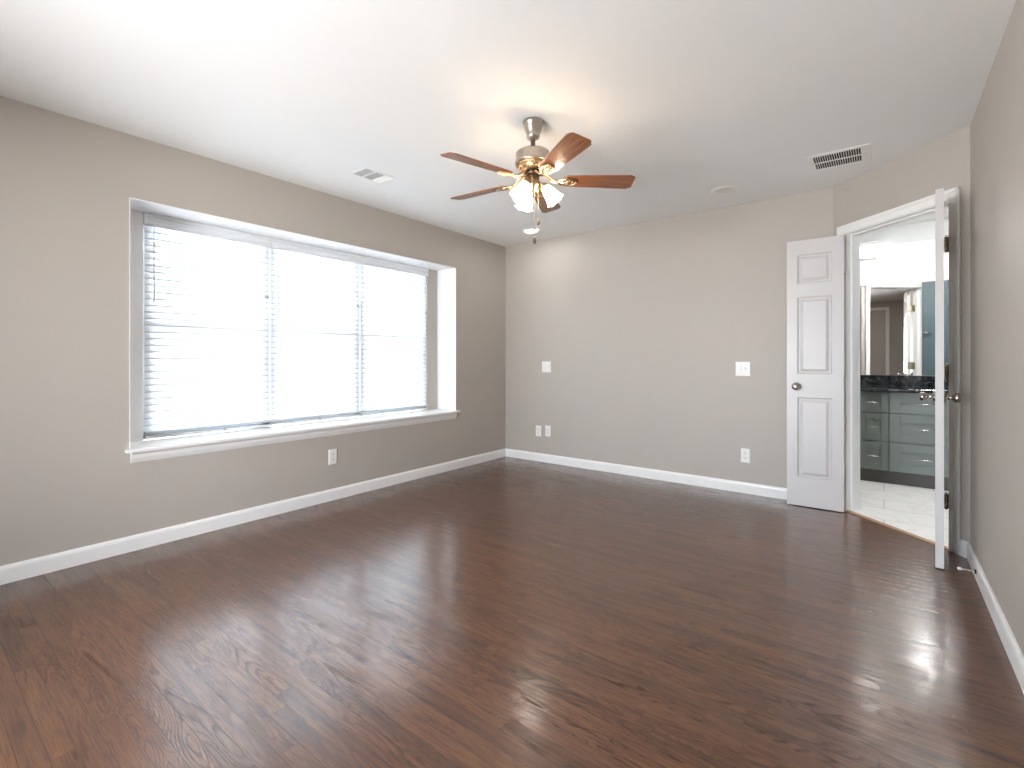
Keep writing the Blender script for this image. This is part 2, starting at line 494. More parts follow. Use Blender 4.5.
# back, right, rear
m = MB(); m.box(XL, YB, 0, CX0, YB + TW, H); m.prism([(CX0, YB), (CB - YB - TW, YB + TW), (CX0, YB + TW)], 0, H)
m.build('wall_back', 'wall', kind=ST)
m = MB()
SY0, SY1 = -1.45, -0.30
m.box(XR, YR, 0, XR + TW, SY0, H); m.box(XR, SY1, 0, XR + TW, CS - XR - 0.12, H)
m.box(XR, SY0, 0, XR + TW, SY1, 0.6); m.box(XR, SY0, 2.1, XR + TW, SY1, H)
m.prism([(XR, CS - XR - 0.12), (XR + TW, CS - XR - 0.12), (XR + TW, 3.95 - TW), (CB - 3.95 + 0.1, 3.95 - TW + 0.0), (XR, CS - XR)], 0, H)
m.build('wall_right', 'wall', kind=ST)
m = MB()
RW0, RW1, RZ0, RZ1 = -2.40, -0.80, 0.20, 1.95
m.box(XL - 0.4, YR - TW, 0, RW0, YR, H); m.box(RW1, YR - TW, 0, XR + TW, YR, H)
m.box(RW0, YR - TW, 0, RW1, YR, RZ0); m.box(RW0, YR - TW, RZ1, RW1, YR, H)
m.build('wall_rear', 'wall', kind=ST)
# rear door and its casing (seen only in the bathroom mirror)
rd = thing('door_3', (0, YR, 0), kind=ST)
m = MB(); m.box(-0.70, 0.0, 0.01, 0.03, 0.012, 2.23); m.build('door_slab', 'wall', rd)
m = MB(); m.box(0.03, 0, 0, 0.095, 0.018, 2.305); m.box(-0.765, 0, 0, -0.70, 0.018, 2.305); m.box(-0.70, 0, 2.24, 0.03, 0.018, 2.305)
m.build('door_frame', 'trim', rd)

# angled wall with the doorway, local frame: x along U, y along N
ang = math.atan2(U.y, U.x)
P0 = Vector((CX0, YB, 0))
MA = Matrix.Translation(P0) @ Matrix.Rotation(ang, 4, 'Z')
L_A = (Vector((XR, CS - XR, 0)) - P0).length
s0 = (OP0 - P0).dot(U); s1 = s0 + OPL
m = MB()
m.box(0, 0, 0, s0 - 0.018, TW, H, M4=MA)
m.box(s1 + 0.018, 0, 0, L_A + 0.05, TW, H, M4=MA)
m.box(s0 - 0.018, 0, DH + 0.018, s1 + 0.018, TW, H, M4=MA)
m.build('wall_angled', 'wall', kind=ST)
# bathroom side is white: thin plaster skin, and the other bathroom walls
m = MB()
m.box(0.05, TW, 0, s0 - 0.02, TW + 0.004, H, M4=MA); m.box(s0 - 0.02, TW, DH + 0.02, s1 + 0.02, TW + 0.004, H, M4=MA)
m.box(s1 + 0.018, TW, 0, L_A + 0.05, TW + 0.004, H, M4=MA)
m.build('wall_bathroom_angled', 'bathwhite', kind=ST)
m = MB(); m.box(-2.6, YM, 0, 1.9, YM + TW, H); m.build('wall_bathroom_back', 'bathwhite', kind=ST)
m = MB(); m.box(-2.6 - TW, YB + TW, 0, -2.6, YM + TW, H); m.build('wall_bathroom_left', 'bathwhite', kind=ST)
m = MB(); m.box(1.9, 3.95 - TW, 0, 1.9 + TW, YM + TW, H); m.build('wall_bathroom_right', 'teal', kind=ST)
m = MB(); m.box(CB - 3.95 + 0.06, 3.95 - TW, 0, 1.9, 3.95, H); m.build('wall_bathroom_front', 'teal', kind=ST)
m = MB(); m.box(-2.6, YM - 0.012, 2.262, 1.9, YM, H); m.build('trim_2', 'bathband', kind=ST)  # even pale grey strip across the top of the mirror wall

# door frame (jambs, head, stops, casings)
m = MB()
for (a, b) in ((s0 - 0.018, s0), (s1, s1 + 0.018)):
    m.box(a, -0.001, 0, b, TW + 0.005, DH + 0.018, M4=MA)
m.box(s0, -0.001, DH, s1, TW + 0.005, DH + 0.018, M4=MA)
m.box(s0, 0.042, 0, s0 + 0.011, 0.075, DH, M4=MA)
m.box(s1 - 0.011, 0.042, 0, s1, 0.075, DH, M4=MA)
m.box(s0, 0.042, DH - 0.011, s1, 0.075, DH, M4=MA)
m.build('trim_3', 'trim', kind=ST, bevel=0.0015)
CW = 0.062


def casing_profile(mb, face, sgn):
    """three sides of moulded casing on one face of the angled wall"""
    for (a, b, z0, z1) in ((s0 - 0.006 - CW, s0 - 0.006, 0, DH + 0.006 + CW), (s1 + 0.006, s1 + 0.006 + CW, 0, DH + 0.006 + CW)):
        inner_left = a > s0
        y0, y1 = sorted((face, face + sgn * 0.011)); mb.box(a, y0, z0, b, y1, z1, M4=MA)
        oa, ob = (b - 0.022, b) if inner_left else (a, a + 0.022)
        y0, y1 = sorted((face, face + sgn * 0.017)); mb.box(oa, y0, z0, ob, y1, z1, M4=MA)
    y0, y1 = sorted((face, face + sgn * 0.011))
    mb.box(s0 - 0.006, y0, DH + 0.006, s1 + 0.006, y1, DH + 0.006 + CW, M4=MA)
    y0, y1 = sorted((face, face + sgn * 0.017))
    mb.box(s0 - 0.006 - CW, y0, DH + 0.006 + CW - 0.022, s1 + 0.006 + CW, y1, DH + 0.006 + CW, M4=MA)


m = MB(); casing_profile(m, 0, -1); m.build('trim_4', 'trim', kind=ST, bevel=0.002)
m = MB(); casing_profile(m, TW + 0.004, 1); m.build('trim_5', 'trim', kind=ST, bevel=0.002)
m = MB()
m.prism([(s0, -0.004), (s1, -0.004), (s1, 0.034), (s0, 0.034)], 0.0, 0.007, M4=MA)
m.build('trim_6', 'threshold', kind=ST, bevel=0.002)

# baseboards
BP = [(0, 0), (0.014, 0), (0.014, 0.070), (0.011, 0.082), (0.006, 0.090), (0, 0.090)]
def base(name, a, b, side):
    m = MB(); m.sweep(BP, Vector(a), Vector(b), Vector(side)); m.build(name, 'trim', kind=ST)
base('baseboard_left', (XL, YR, 0), (XL, YB, 0), (1, 0, 0))
base('baseboard_back', (XL + 0.014, YB, 0), (CX0 - 0.004, YB, 0), (0, -1, 0))
base('baseboard_right', (XR, YR, 0), (XR, CS - XR - 0.004, 0), (-1, 0, 0))
a_ = MA @ Vector((s1 + 0.006 + CW, 0, 0)); b_ = Vector((XR - 0.006, CS - XR + 0.006, 0))
base('baseboard_angled', a_, b_, -N)
base('baseboard_rear', (XL + 0.014, YR, 0), (-0.765, YR, 0), (0, 1, 0))

# ------------------------------------------------------------------ window 1: three single-hung sashes behind the recess
win = thing('window_1', (XW - 0.10, (GY0 + GY1) / 2, WZ0), kind=ST)
gw = GY1 - GY0; gz = WZ1 - WZ0; uw = gw / 3
m = MB()
for y in (-gw / 2, gw / 2 - 0.035): m.box(0, y, 0, 0.06, y + 0.035, gz)
m.box(0, -gw / 2, 0, 0.06, gw / 2, 0.035); m.box(0, -gw / 2, gz - 0.035, 0.06, gw / 2, gz)
for k_ in (1, 2):
    y = -gw / 2 + k_ * uw; m.box(0, y - 0.035, 0, 0.06, y + 0.035, gz)
m.build('window_frame', 'vinyl', win, bevel=0.002)
for k_ in range(3):
    y0 = -gw / 2 + k_ * uw + 0.035; y1 = y0 + uw - 0.07
    m = MB(); zm = 1.348 - WZ0
    m.box(0.012, y0, zm - 0.024, 0.055, y1, zm + 0.024)
    for (z0, z1, x0) in ((0.035, zm, 0.03), (zm, gz - 0.035, 0.012)):
        m.box(x0, y0, z0, x0 + 0.02, y0 + 0.028, z1); m.box(x0, y1 - 0.028, z0, x0 + 0.02, y1, z1)
        m.box(x0, y0, z0, x0 + 0.02, y1, z0 + 0.028); m.box(x0, y0, z1 - 0.028, x0 + 0.02, y1, z1)
    sh = m.build('window_sash', 'vinyl', win)
    m = MB(); m.box(0.038, y0, 0.05, 0.041, y1, zm - 0.01); m.box(0.020, y0, zm + 0.01, 0.023, y1, gz - 0.05)
    m.build('window_pane', 'glass', sh)
# interior stool and apron
m = MB()
m.prism([(XW, GY0 - 0.14), (XL + 0.0, WY0), (XL, WY0 - 0.022), (XL + 0.045, WY0 - 0.022), (XL + 0.045, WY1 + 0.022), (XL, WY1 + 0.022), (XL, WY1), (XW, WY1)], WZ0 - 0.020, WZ0)
m.box(XW - 0.04, GY0, WZ0 - 0.020, XW, GY1, WZ0)
m.build('trim_7', 'trim', kind=ST, bevel=0.004)
m = MB()
m.sweep([(0, 0), (0.004, 0), (0.008, 0.008), (0.017, 0.030), (0.020, 0.050), (0.028, 0.058), (0.028, 0.064), (0, 0.064)],
        Vector((XL, WY0 + 0.006, WZ0 - 0.084)), Vector((XL, WY1 - 0.006, WZ0 - 0.084)), Vector((1, 0, 0)))
m.build('trim_8', 'trim', kind=ST)
# rear window, added behind the camera as fill light
rw = thing('fill_window_rear', ((RW0 + RW1) / 2, YR - 0.09, RZ0), kind=ST)
m = MB(); ww = RW1 - RW0; hh = RZ1 - RZ0
for x in (-ww / 2, -0.02, ww / 2 - 0.04): m.box(x, 0, 0, x + 0.04, 0.05, hh)
m.box(-ww / 2, 0, 0, ww / 2, 0.05, 0.04); m.box(-ww / 2, 0, hh - 0.04, ww / 2, 0.05, hh)
m.build('window_frame', 'vinyl', rw)
m = MB(); m.box(-ww / 2 + 0.03, 0.02, 0.03, ww / 2 - 0.03, 0.024, hh - 0.03); m.build('window_pane', 'clear', rw)
sw = thing('fill_window_side', (XR + 0.05, (SY0 + SY1) / 2, 0.6), kind=ST)  # side window added behind the camera to brighten the left wall
m = MB(); ww = SY1 - SY0; hh = 1.5
for y in (-ww / 2, ww / 2 - 0.04): m.box(0, y, 0, 0.05, y + 0.04, hh)
for z in (0, hh / 2 - 0.02, hh - 0.04): m.box(0, -ww / 2, z, 0.05, ww / 2, z + 0.04)
m.build('window_frame', 'vinyl', sw)
m = MB(); m.box(0.02, -ww / 2 + 0.03, 0.03, 0.024, ww / 2 - 0.03, hh - 0.03); m.build('window_pane', 'tinted', sw)

# ------------------------------------------------------------------ blinds
TOPZ, BOTZ, PITCH = 1.985, 0.630, 0.0432
BL = ['white slatted blind nearest the camera, at the left end of the window',
      'white slatted blind in the middle of the three-part window',
      'white slatted blind at the far end of the window, beside the bright reveal']
XBL = XW - 0.008


def blind(k_):
    y0 = GY0 + k_ * uw + 0.005; y1 = GY0 + (k_ + 1) * uw - 0.005
    yc = (y0 + y1) / 2; hw = (y1 - y0) / 2
    t = thing('window_blind', (XBL, yc, WZ1 - 0.005), label=BL[k_], cat='blind', group='slatted blinds in the wide window')
    ztop = TOPZ - (WZ1 - 0.005); zb = BOTZ - (WZ1 - 0.005)
    m = MB(); m.box(-0.025, -hw, ztop + 0.012, 0.018, hw, -0.003); m.build('head_rail', 'vinyl', t, bevel=0.002)
    e = 0.004
    m = MB()
    vp = [(0, 0), (0.008, 0), (0.012, 0.008), (0.012, 0.022), (0.008, 0.028), (0.008, 0.052), (0.012, 0.058), (0.012, 0.074), (0.008, 0.082), (0, 0.082)]
    m.sweep(vp, Vector((0.019, -hw - e, ztop)), Vector((0.019, hw + e, ztop)), Vector((1, 0, 0)))
    m.build('valance', 'vinyl', t)
    m = MB(); z = ztop - 0.012; n = 0
    tilt = math.radians(76); D = 0.0278
    while z > zb + 0.045:
        n += 1
        # a gently crowned slat, room edge down
        pr = []
        tl = tilt + random.uniform(-0.03, 0.03)
        for s_ in (-1, -0.5, 0, 0.4, 0.74, 1):
            cx, cz = s_ * D, 0.0022 * (1 - s_ * s_)
            pr.append((cx * math.cos(tl) + cz * math.sin(tl), -cx * math.sin(tl) + cz * math.cos(tl)))
        up = pr; lo = [(a - 0.0016 * math.sin(tl), b - 0.0016 * math.cos(tl)) for a, b in pr]
        dz = random.uniform(-0.0012, 0.0012)
        m.sweep(up + lo[::-1], Vector((0, -hw + 0.002, z + dz)), Vector((0, hw - 0.002, z - dz * 0.6)), Vector((1, 0, 0)), seg_mi={4: 1, 5: 1, 6: 1})   # opaque grey room edge paints in the shade line between slats
        z -= PITCH
    for q in range(3):     # surplus slats stacked on the bottom rail
        m.box(-D, -hw + 0.003, zb + 0.009 + q * 0.007, D, hw - 0.003, zb + 0.0115 + q * 0.007)
    for f in m.bm.faces: f.smooth = False
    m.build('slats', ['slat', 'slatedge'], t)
    m = MB(); tip = -0.010 if k_ == 0 else 0.0
    m.sweep([(-0.024, 0), (0.024, 0), (0.026, 0.008), (0.022, 0.018), (-0.022, 0.018), (-0.026, 0.008)],
            Vector((0.0, -hw + 0.002, zb - 0.020 - tip * 0.5)), Vector((0, hw - 0.002, zb - 0.020 + tip * 0.5)), Vector((1, 0, 0)))
    br = m.build('bottom_rail', 'vinyl', t, bevel=0.002)
    m = MB(); m.lathe([(0.004, 0), (0.009, 0.001), (0.009, 0.005), (0.005, 0.006)], 16, M4=T(0.026, 0.07 * (1 if k_ == 0 else 0), zb - 0.004) @ Matrix.Rotation(PI / 2, 4, 'Y'))
    m.build('cord_button', 'cord', br)
    for sy in (-1, 0, 1):
        m = MB()
        for dx in (-0.0265, 0.0265):
            m.tube([(dx * 0.5, sy * hw * 0.72, ztop), (dx * 0.5, sy * hw * 0.72, zb)], 0.0007, 4)
        m.build('ladder_cord', 'slat', t)
    # tilt wand on the left, lift cords with a tassel on the right
    m = MB(); m.tube([(0.040, -hw + 0.045, ztop + 0.004), (0.041, -hw + 0.045, ztop - 0.47)], 0.0030, 8); m.tube([(0.041, -hw + 0.045, ztop - 0.47), (0.041, -hw + 0.045, ztop - 0.49)], [0.0042, 0.0055], 8)
    m.build('tilt_wand', 'cord', t)
    m = MB()
    for q in (-0.004, 0.004): m.tube([(0.034, hw - 0.035 + q, ztop), (0.036, hw - 0.035 + q * 2, ztop - 0.36)], 0.0010, 5)
    cd = m.build('lift_cord', 'slat', t)
    m = MB()
    for q in (-0.008, 0.008): m.lathe([(0.002, 0), (0.007, -0.014), (0.008, -0.028), (0.005, -0.033)], 10, M4=T(0.036, hw - 0.035 + q, ztop - 0.355 - abs(q)))
    m.build('tassel', 'cord', cd)
    return t


for k_ in range(3): blind(k_)


# ------------------------------------------------------------------ doors
PT, LG = 0.014, 0.368          # pin offset, leaf width
TH = 0.035
LZ0, LZ1 = 0.006, 2.035


def leaf(root, mirror, hinge_mat):
    """leaf-local: x from hinge pin to free edge, y = thickness direction (PT .. PT+TH) times mirror"""
    ys = lambda a: a * mirror
    m = MB()
    # face rails/stiles as a frame, with recessed and raised panels on both faces
    X0, X1 = 0.003, LG
    pans = [(1.705, 1.925), (1.015, 1.600), (0.225, 0.835)]
    px0, px1 = 0.075, 0.298
    def B(x0, y0, z0, x1, y1, z1):
        a, b = sorted((ys(y0), ys(y1))); m.box(x0, a, z0, x1, b, z1)
    y0, y1 = PT, PT + TH
    B(X0, y0, LZ0, px0, y1, LZ1); B(px1, y0, LZ0, X1, y1, LZ1)
    zs = [LZ0] + [v for p in sorted(pans) for v in p] + [LZ1]
    for i in range(0, len(zs), 2): B(px0, y0, zs[i], px1, y1, zs[i + 1])
    for (a, b) in pans:
        for (yo, sgn) in ((y0, 1), (y1, -1)):
            # sunk moulding then raised field
            d = 0.011
            rings = [(0.0, 0.0), (0.009, d), (0.018, d), (0.038, 0.002)]
            vr = []
            for ins, dep in rings:
                yy = ys(yo + sgn * dep)
                vr.append([m.bm.verts.new(c) for c in ((px0 + ins, yy, a + ins), (px1 - ins, yy, a + ins), (px1 - ins, yy, b - ins), (px0 + ins, yy, b - ins))])
            for r_ in range(len(vr) - 1):
                for i in range(4):
                    m.bm.faces.new((vr[r_][i], vr[r_][(i + 1) % 4], vr[r_ + 1][(i + 1) % 4], vr[r_ + 1][i]))
            m.bm.faces.new(vr[-1])
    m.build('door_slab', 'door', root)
    # knobs either side
    kx, kz = LG - 0.064, 0.917
    for (yo, s_) in ((PT, -1), (PT + TH, 1)):
        dirn = s_ * mirror
        Mk = T(kx, ys(yo), kz) @ Matrix.Rotation(-PI / 2 * dirn, 4, 'X')
        m = MB()
        m.lathe([(0.031, 0), (0.031, 0.004), (0.026, 0.009), (0.012, 0.011), (0.010, 0.030), (0.016, 0.036), (0.025, 0.044), (0.027, 0.054), (0.024, 0.063), (0.014, 0.069), (0.004, 0.070)], 28, M4=Mk)
        m.build('door_knob', 'knob', root)
    # hinges: knuckle plus the two leaves
    for hz in (1.80, 1.045, 0.29):
        m = MB()
        for i in range(5):
            m.lathe([(0.0058, 0), (0.0058, 0.0165)], 12, M4=T(0, 0, hz - 0.0445 + i * 0.0178))
        m.lathe([(0.003, 0), (0.0075, 0.002), (0.0075, 0.004), (0.002, 0.010)], 12, M4=T(0, 0, hz + 0.0445))
        m.lathe([(0.002, -0.006), (0.0075, -0.003), (0.0075, 0)], 12, M4=T(0, 0, hz - 0.0445))
        a, b = sorted((0, ys(PT + 0.030))); m.box(0.0005, a, hz - 0.044, 0.0032, b, hz + 0.044)
        m.build('hinge', hinge_mat, root)
    m = MB(); zc = 0.917; a, b = sorted((ys(PT + 0.006), ys(PT + TH - 0.006))); m.box(LG - 0.0005, a, zc - 0.03, LG + 0.0006, b, zc + 0.03)
    m.build('latch_plate', 'door', root)


# left leaf: opened flat towards the back wall
pinL = OP0 - N * PT + U * 0.004
d1 = thing('door_1', (pinL.x, pinL.y, 0), math.radians(181.0), kind=ST)
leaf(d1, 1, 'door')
# right leaf: opened towards the camera, seen edge on
pinR = OP1 - N * PT - U * 0.004
dirR = Vector((-0.062, -0.998, 0)).normalized()
d2 = thing('door_2', (pinR.x, pinR.y, 0), math.atan2(dirR.y, dirR.x), kind=ST)
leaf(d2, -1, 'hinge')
# jamb halves of the right hinges
m = MB()
for hz in (1.80, 1.045, 0.29):
    m.box(s1 - 0.002, -PT, hz - 0.044, s1 + 0.0004, 0.028, hz + 0.044, M4=MA)
m.build('trim_9', 'hinge', kind=ST)

# ------------------------------------------------------------------ ceiling fan
FX, FY = -1.543, 2.198
fan = thing('ceiling_fan', (FX, FY, H), label='five-blade ceiling fan with three lit glass shades hanging from the ceiling', cat='ceiling fan')
m = MB()
m.lathe([(0.056, 0), (0.057, -0.012), (0.052, -0.020), (0.050, -0.030), (0.044, -0.055), (0.036, -0.074), (0.038, -0.080), (0.034, -0.092), (0.022, -0.100), (0.012, -0.103)], 40)
m.build('canopy', 'nickel', fan)
m = MB(); m.lathe([(0.0125, -0.10), (0.0125, -0.165), (0.022, -0.168), (0.022, -0.18)], 24); m.build('downrod', 'nickel', fan)
m = MB()
m.lathe([(0.022, -0.158), (0.045, -0.160), (0.080, -0.166), (0.094, -0.175), (0.096, -0.182), (0.096, -0.222), (0.100, -0.226), (0.100, -0.232), (0.094, -0.237)], 48)
motor = m.build('motor_housing', 'nickel', fan)
m = MB()
# pierced decorative band under the motor
m.lathe([(0.094, -0.237), (0.090, -0.248), (0.074, -0.262), (0.060, -0.270), (0.040, -0.276)], 48)
for i in range(20):
    a = 2 * PI * i / 20
    for (rr, zz, sz) in ((0.088, -0.252, 0.009), (0.071, -0.266, 0.006)):
        c = Vector((rr * math.cos(a), rr * math.sin(a), zz)); tg = Vector((-math.sin(a), math.cos(a), 0)); dn = Vector((math.cos(a) * 0.5, math.sin(a) * 0.5, -0.85)).normalized().cross(tg)
        m.tube([c + tg * sz * math.cos(q) + dn * sz * math.sin(q) for q in [2 * PI * j / 8 for j in range(8)]], 0.0022, 5, closed=True)
m.build('filigree_band', 'brass', motor)
m = MB(); m.lathe([(0.040, -0.270), (0.046, -0.280), (0.046, -0.294), (0.034, -0.300)], 32); m.build('flywheel', 'darkmetal', fan)

BLZ = -0.325                  # blade plane below the ceiling
ZB_ROOT = -0.292
blade_pts = [(0.170, 0.036), (0.182, 0.047), (0.215, 0.051), (0.535, 0.064), (0.562, 0.046)]


def fan_blade(a):
    Rz = (0, 0, a)
    pitch = math.radians(13)
    m = MB()
    pts = [(x, y) for x, y in blade_pts] + [(x, -y) for x, y in blade_pts[::-1]]
    Mp = T(0, 0, BLZ) @ Matrix.Rotation(-pitch, 4, 'X')
    m.prism(pts, -0.003, 0.003, M4=Mp)
    b = m.build('fan_blade', 'blade', fan, rot=Rz, bevel=0.001)
    # ornate bracket: two curved arms, an oval scroll under the blade root, curls inside it
    m = MB()
    for sy in (-1, 1):
        m.tube([(0.045, sy * 0.010, ZB_ROOT), (0.080, sy * 0.018, ZB_ROOT - 0.010), (0.115, sy * 0.012, BLZ - 0.004), (0.145, sy * 0.006, BLZ - 0.006)], 0.0055, 7)
    def P(x, y): return Mp @ Vector((x, y, -0.008))
    m.tube([P(0.190 + 0.050 * math.cos(q), 0.032 * math.sin(q)) for q in [2 * PI * j / 22 for j in range(22)]], 0.0050, 7, closed=True)
    for sy in (-1, 1):
        m.tube([P(0.178 + 0.016 * math.cos(q), sy * 0.014 + 0.011 * math.sin(q)) for q in [2 * PI * j / 12 for j in range(12)]], 0.0036, 6, closed=True)
        m.tube([P(0.207 + 0.014 * math.cos(q), sy * 0.010 + 0.008 * math.sin(q)) for q in [2 * PI * j / 12 for j in range(12)]], 0.0034, 6, closed=True)
    m.tube([P(0.140, 0), P(0.195, 0), P(0.240, 0)], 0.0042, 6)
    for (sx_, sy_) in ((0.178, 0.032), (0.178, -0.032), (0.238, 0)):
        m.lathe([(0.006, 0), (0.006, -0.003), (0.003, -0.005)], 10, M4=Mp @ T(sx_, sy_, -0.010))
    br_ = m.build('blade_bracket', 'brass', b)
    return b


for k_ in range(5): fan_blade(math.radians(40 + 72 * k_))
# light kit
m = MB()
m.lathe([(0.030, -0.298), (0.036, -0.302), (0.037, -0.338), (0.040, -0.342), (0.040, -0.352), (0.032, -0.362), (0.024, -0.368), (0.022, -0.380), (0.012, -0.388), (0.006, -0.395), (0.003, -0.397)], 32)
kit = m.build('light_kit', 'brass', fan)


def fan_shade(a):
    Rz = Matrix.Rotation(a, 4, 'Z')
    tilt = math.radians(37)
    Mo = Rz @ T(0.057, 0, -0.352) @ Matrix.Rotation(-tilt, 4, 'Y')   # -z axis points down and outward
    m = MB()
    m.tube([Rz @ Vector(p) for p in ((0.030, 0, -0.348), (0.048, 0, -0.344), (0.058, 0, -0.348), (0.064, 0, -0.356))], 0.007, 8)
    m.lathe([(0.012, 0.006), (0.022, 0.0), (0.024, -0.010), (0.023, -0.020)], 20, M4=Mo)
    m.build('shade_holder', 'brass', kit)
    m = MB()
    outer = [(0.019, -0.012), (0.023, -0.022), (0.030, -0.038), (0.034, -0.058), (0.036, -0.078), (0.041, -0.098), (0.049, -0.114)]
    inner = [(r - 0.0025, z) for r, z in outer[::-1]]
    def wob(r, z, q, i):
        k = max(0, (-z - 0.055) / 0.06)
        return r * (1 + 0.10 * k * math.cos(6 * q))
    m.lathe(outer + inner, 36, M4=Mo, wob=wob, cap=False)
    g = m.build('lamp_shade', 'shade', fan)
    m = MB(); m.lathe([(0.008, -0.016), (0.010, -0.030), (0.018, -0.048), (0.022, -0.064), (0.018, -0.080), (0.006, -0.088)], 16, M4=Mo)
    m.build('bulb', 'bulb', g)


base_a = math.atan2(math.sin(YAW), math.cos(YAW))    # camera-right direction
for k_ in range(3): fan_shade(base_a + math.radians(-8 + 120 * k_))
# pull chains
for (dx, dy, zl) in ((0.020, 0.022, -0.555), (-0.012, 0.03, -0.655)):
    m = MB()
    z = -0.36
    while z > zl + 0.02:
        m.lathe([(0.0004, -0.0018), (0.0016, 0), (0.0004, 0.0018)], 6, M4=T(dx, dy, z)); z -= 0.0042
    m.tube([(dx, dy, -0.35), (dx, dy, zl + 0.02)], 0.0006, 4)
    pc = m.build('pull_chain', 'nickel', fan)
    m = MB(); m.lathe([(0.002, 0.024), (0.0075, 0.014), (0.0105, 0.0), (0.0075, -0.012), (0.002, -0.016)], 14, M4=T(dx, dy, zl)); m.build('chain_fob', 'caprubber', pc)

# ------------------------------------------------------------------ recessed lights and vents


def downlight(x, y, r, lensmat, label):
    t = thing('recessed_light', (x, y, H), label=label, cat='ceiling light')
    m = MB()
    m.lathe([(r, -0.0005), (r, -0.003), (r * 0.96, -0.006), (r * 0.74, -0.007), (r * 0.70, -0.0045), (r * 0.70, -0.0005)], 40, cap=False)
    m.build('trim_ring', 'trim', t)
    m = MB(); m.lathe([(r * 0.715, -0.0005), (r * 0.715, -0.0035), (r * 0.4, -0.0065), (r * 0.05, -0.0075)], 32); m.build('lens', lensmat, t)
    return t


downlight(-2.864, 4.045, 0.085, 'can_lit', 'small round recessed ceiling light shining white near the far left corner')
downlight(-0.985, 3.985, 0.095, 'can_off', 'round recessed ceiling light switched off, near the dark-slotted vent')

downlight(-2.864, -0.2, 0.085, 'can_lit', 'small round recessed fill light added behind the camera on the window side')  # this and the next downlight are added fill, out of view
downlight(-0.985, -0.2, 0.085, 'can_lit', 'small round recessed fill light added behind the camera by the right wall')

# register near the window: three banks of louvres
v = thing('ceiling_vent', (-2.90, 2.145, H), label='small white ceiling register with pale grey louvres near the wide window', cat='vent')
m = MB(); a, b = 0.098, 0.135
m.box(-a, -b, -0.004, a, -b + 0.020, -0.0005); m.box(-a, b - 0.020, -0.004, a, b, -0.0005)
m.box(-a, -b + 0.02, -0.004, -a + 0.022, b - 0.02, -0.0005); m.box(a - 0.022, -b + 0.02, -0.004, a, b - 0.02, -0.0005)
for y in (-0.040, 0.045): m.box(-a + 0.02, y - 0.006, -0.006, a - 0.02, y + 0.006, -0.0005)
m.build('vent_frame', 'trim', v, bevel=0.001)
m = MB(); m.box(-a + 0.02, -b + 0.018, -0.0018, a - 0.02, b - 0.018, -0.0006); m.build('vent_backing', 'ventgrey', v)
for (y0, y1, tl) in ((-0.113, -0.048, 0.5), (-0.032, 0.037, 0.5), (0.053, 0.113, -0.6)):
    m = MB(); n = 6
    for i in range(n):
        yy = y0 + (i + 0.5) * (y1 - y0) / n
        m.box(-a + 0.022, -0.0038, -0.0008, a - 0.022, 0.0038, 0.0004, M4=T(0, yy, -0.0045) @ Matrix.Rotation(tl, 4, 'X'))
    m.build('louvres', 'trim', v)

# return grille by the angled wall: two rows of black slots
v = thing('ceiling_vent', (-0.23, 3.815, H), label='rectangular white ceiling grille with two rows of black slots above the doorway', cat='vent')
m = MB(); X0, X1, Y0, Y1 = -0.165, 0.165, -0.150, 0.150
sx0, sx1 = -0.140, 0.115
rows = ((-0.118, 0.000), (0.014, 0.128))
m.box(X0, Y0, -0.005, X1, rows[0][0], -0.0005); m.box(X0, rows[1][1], -0.005, X1, Y1, -0.0005)
m.box(X0, rows[0][0], -0.005, sx0, rows[1][1], -0.0005); m.box(sx1, rows[0][0], -0.005, X1, rows[1][1], -0.0005)
m.box(sx0, rows[0][1], -0.005, sx1, rows[1][0], -0.0005)
m.build('vent_frame', 'trim', v, bevel=0.0012)
m = MB(); m.box(sx0 - 0.003, rows[0][0] - 0.003, -0.0012, sx1 + 0.003, rows[1][1] + 0.003, -0.0006); m.build('vent_backing', 'black', v)
for (y0, y1) in rows:
    m = MB(); n = 20; p_ = (sx1 - sx0) / n
    for i in range(n + 1):
        x = sx0 + i * p_
        m.box(-0.0015, y0, -0.0018, 0.0015, y1, 0.0018, M4=T(x, 0, -0.0035) @ Matrix.Rotation(0.2, 4, 'Y'))
    m.build('louvres', 'trim', v)
for (x, y) in ((-0.152, 0), (0.140, 0)):
    m = MB(); m.lathe([(0.005, -0.005), (0.005, -0.006), (0.002, -0.007)], 10, M4=T(x, y, 0)); m.build('screw', 'ventgrey', v)


# ------------------------------------------------------------------ wall plates
def plate_frame(t, wd, ht):
    m = MB()
    m.prism([(-wd / 2, 0), (wd / 2, 0), (wd / 2 - 0.004, -0.006), (-wd / 2 + 0.004, -0.006)], -ht / 2 + 0.0, ht / 2)
    return m.build('cover_plate', 'plate', t, bevel=0.0015)


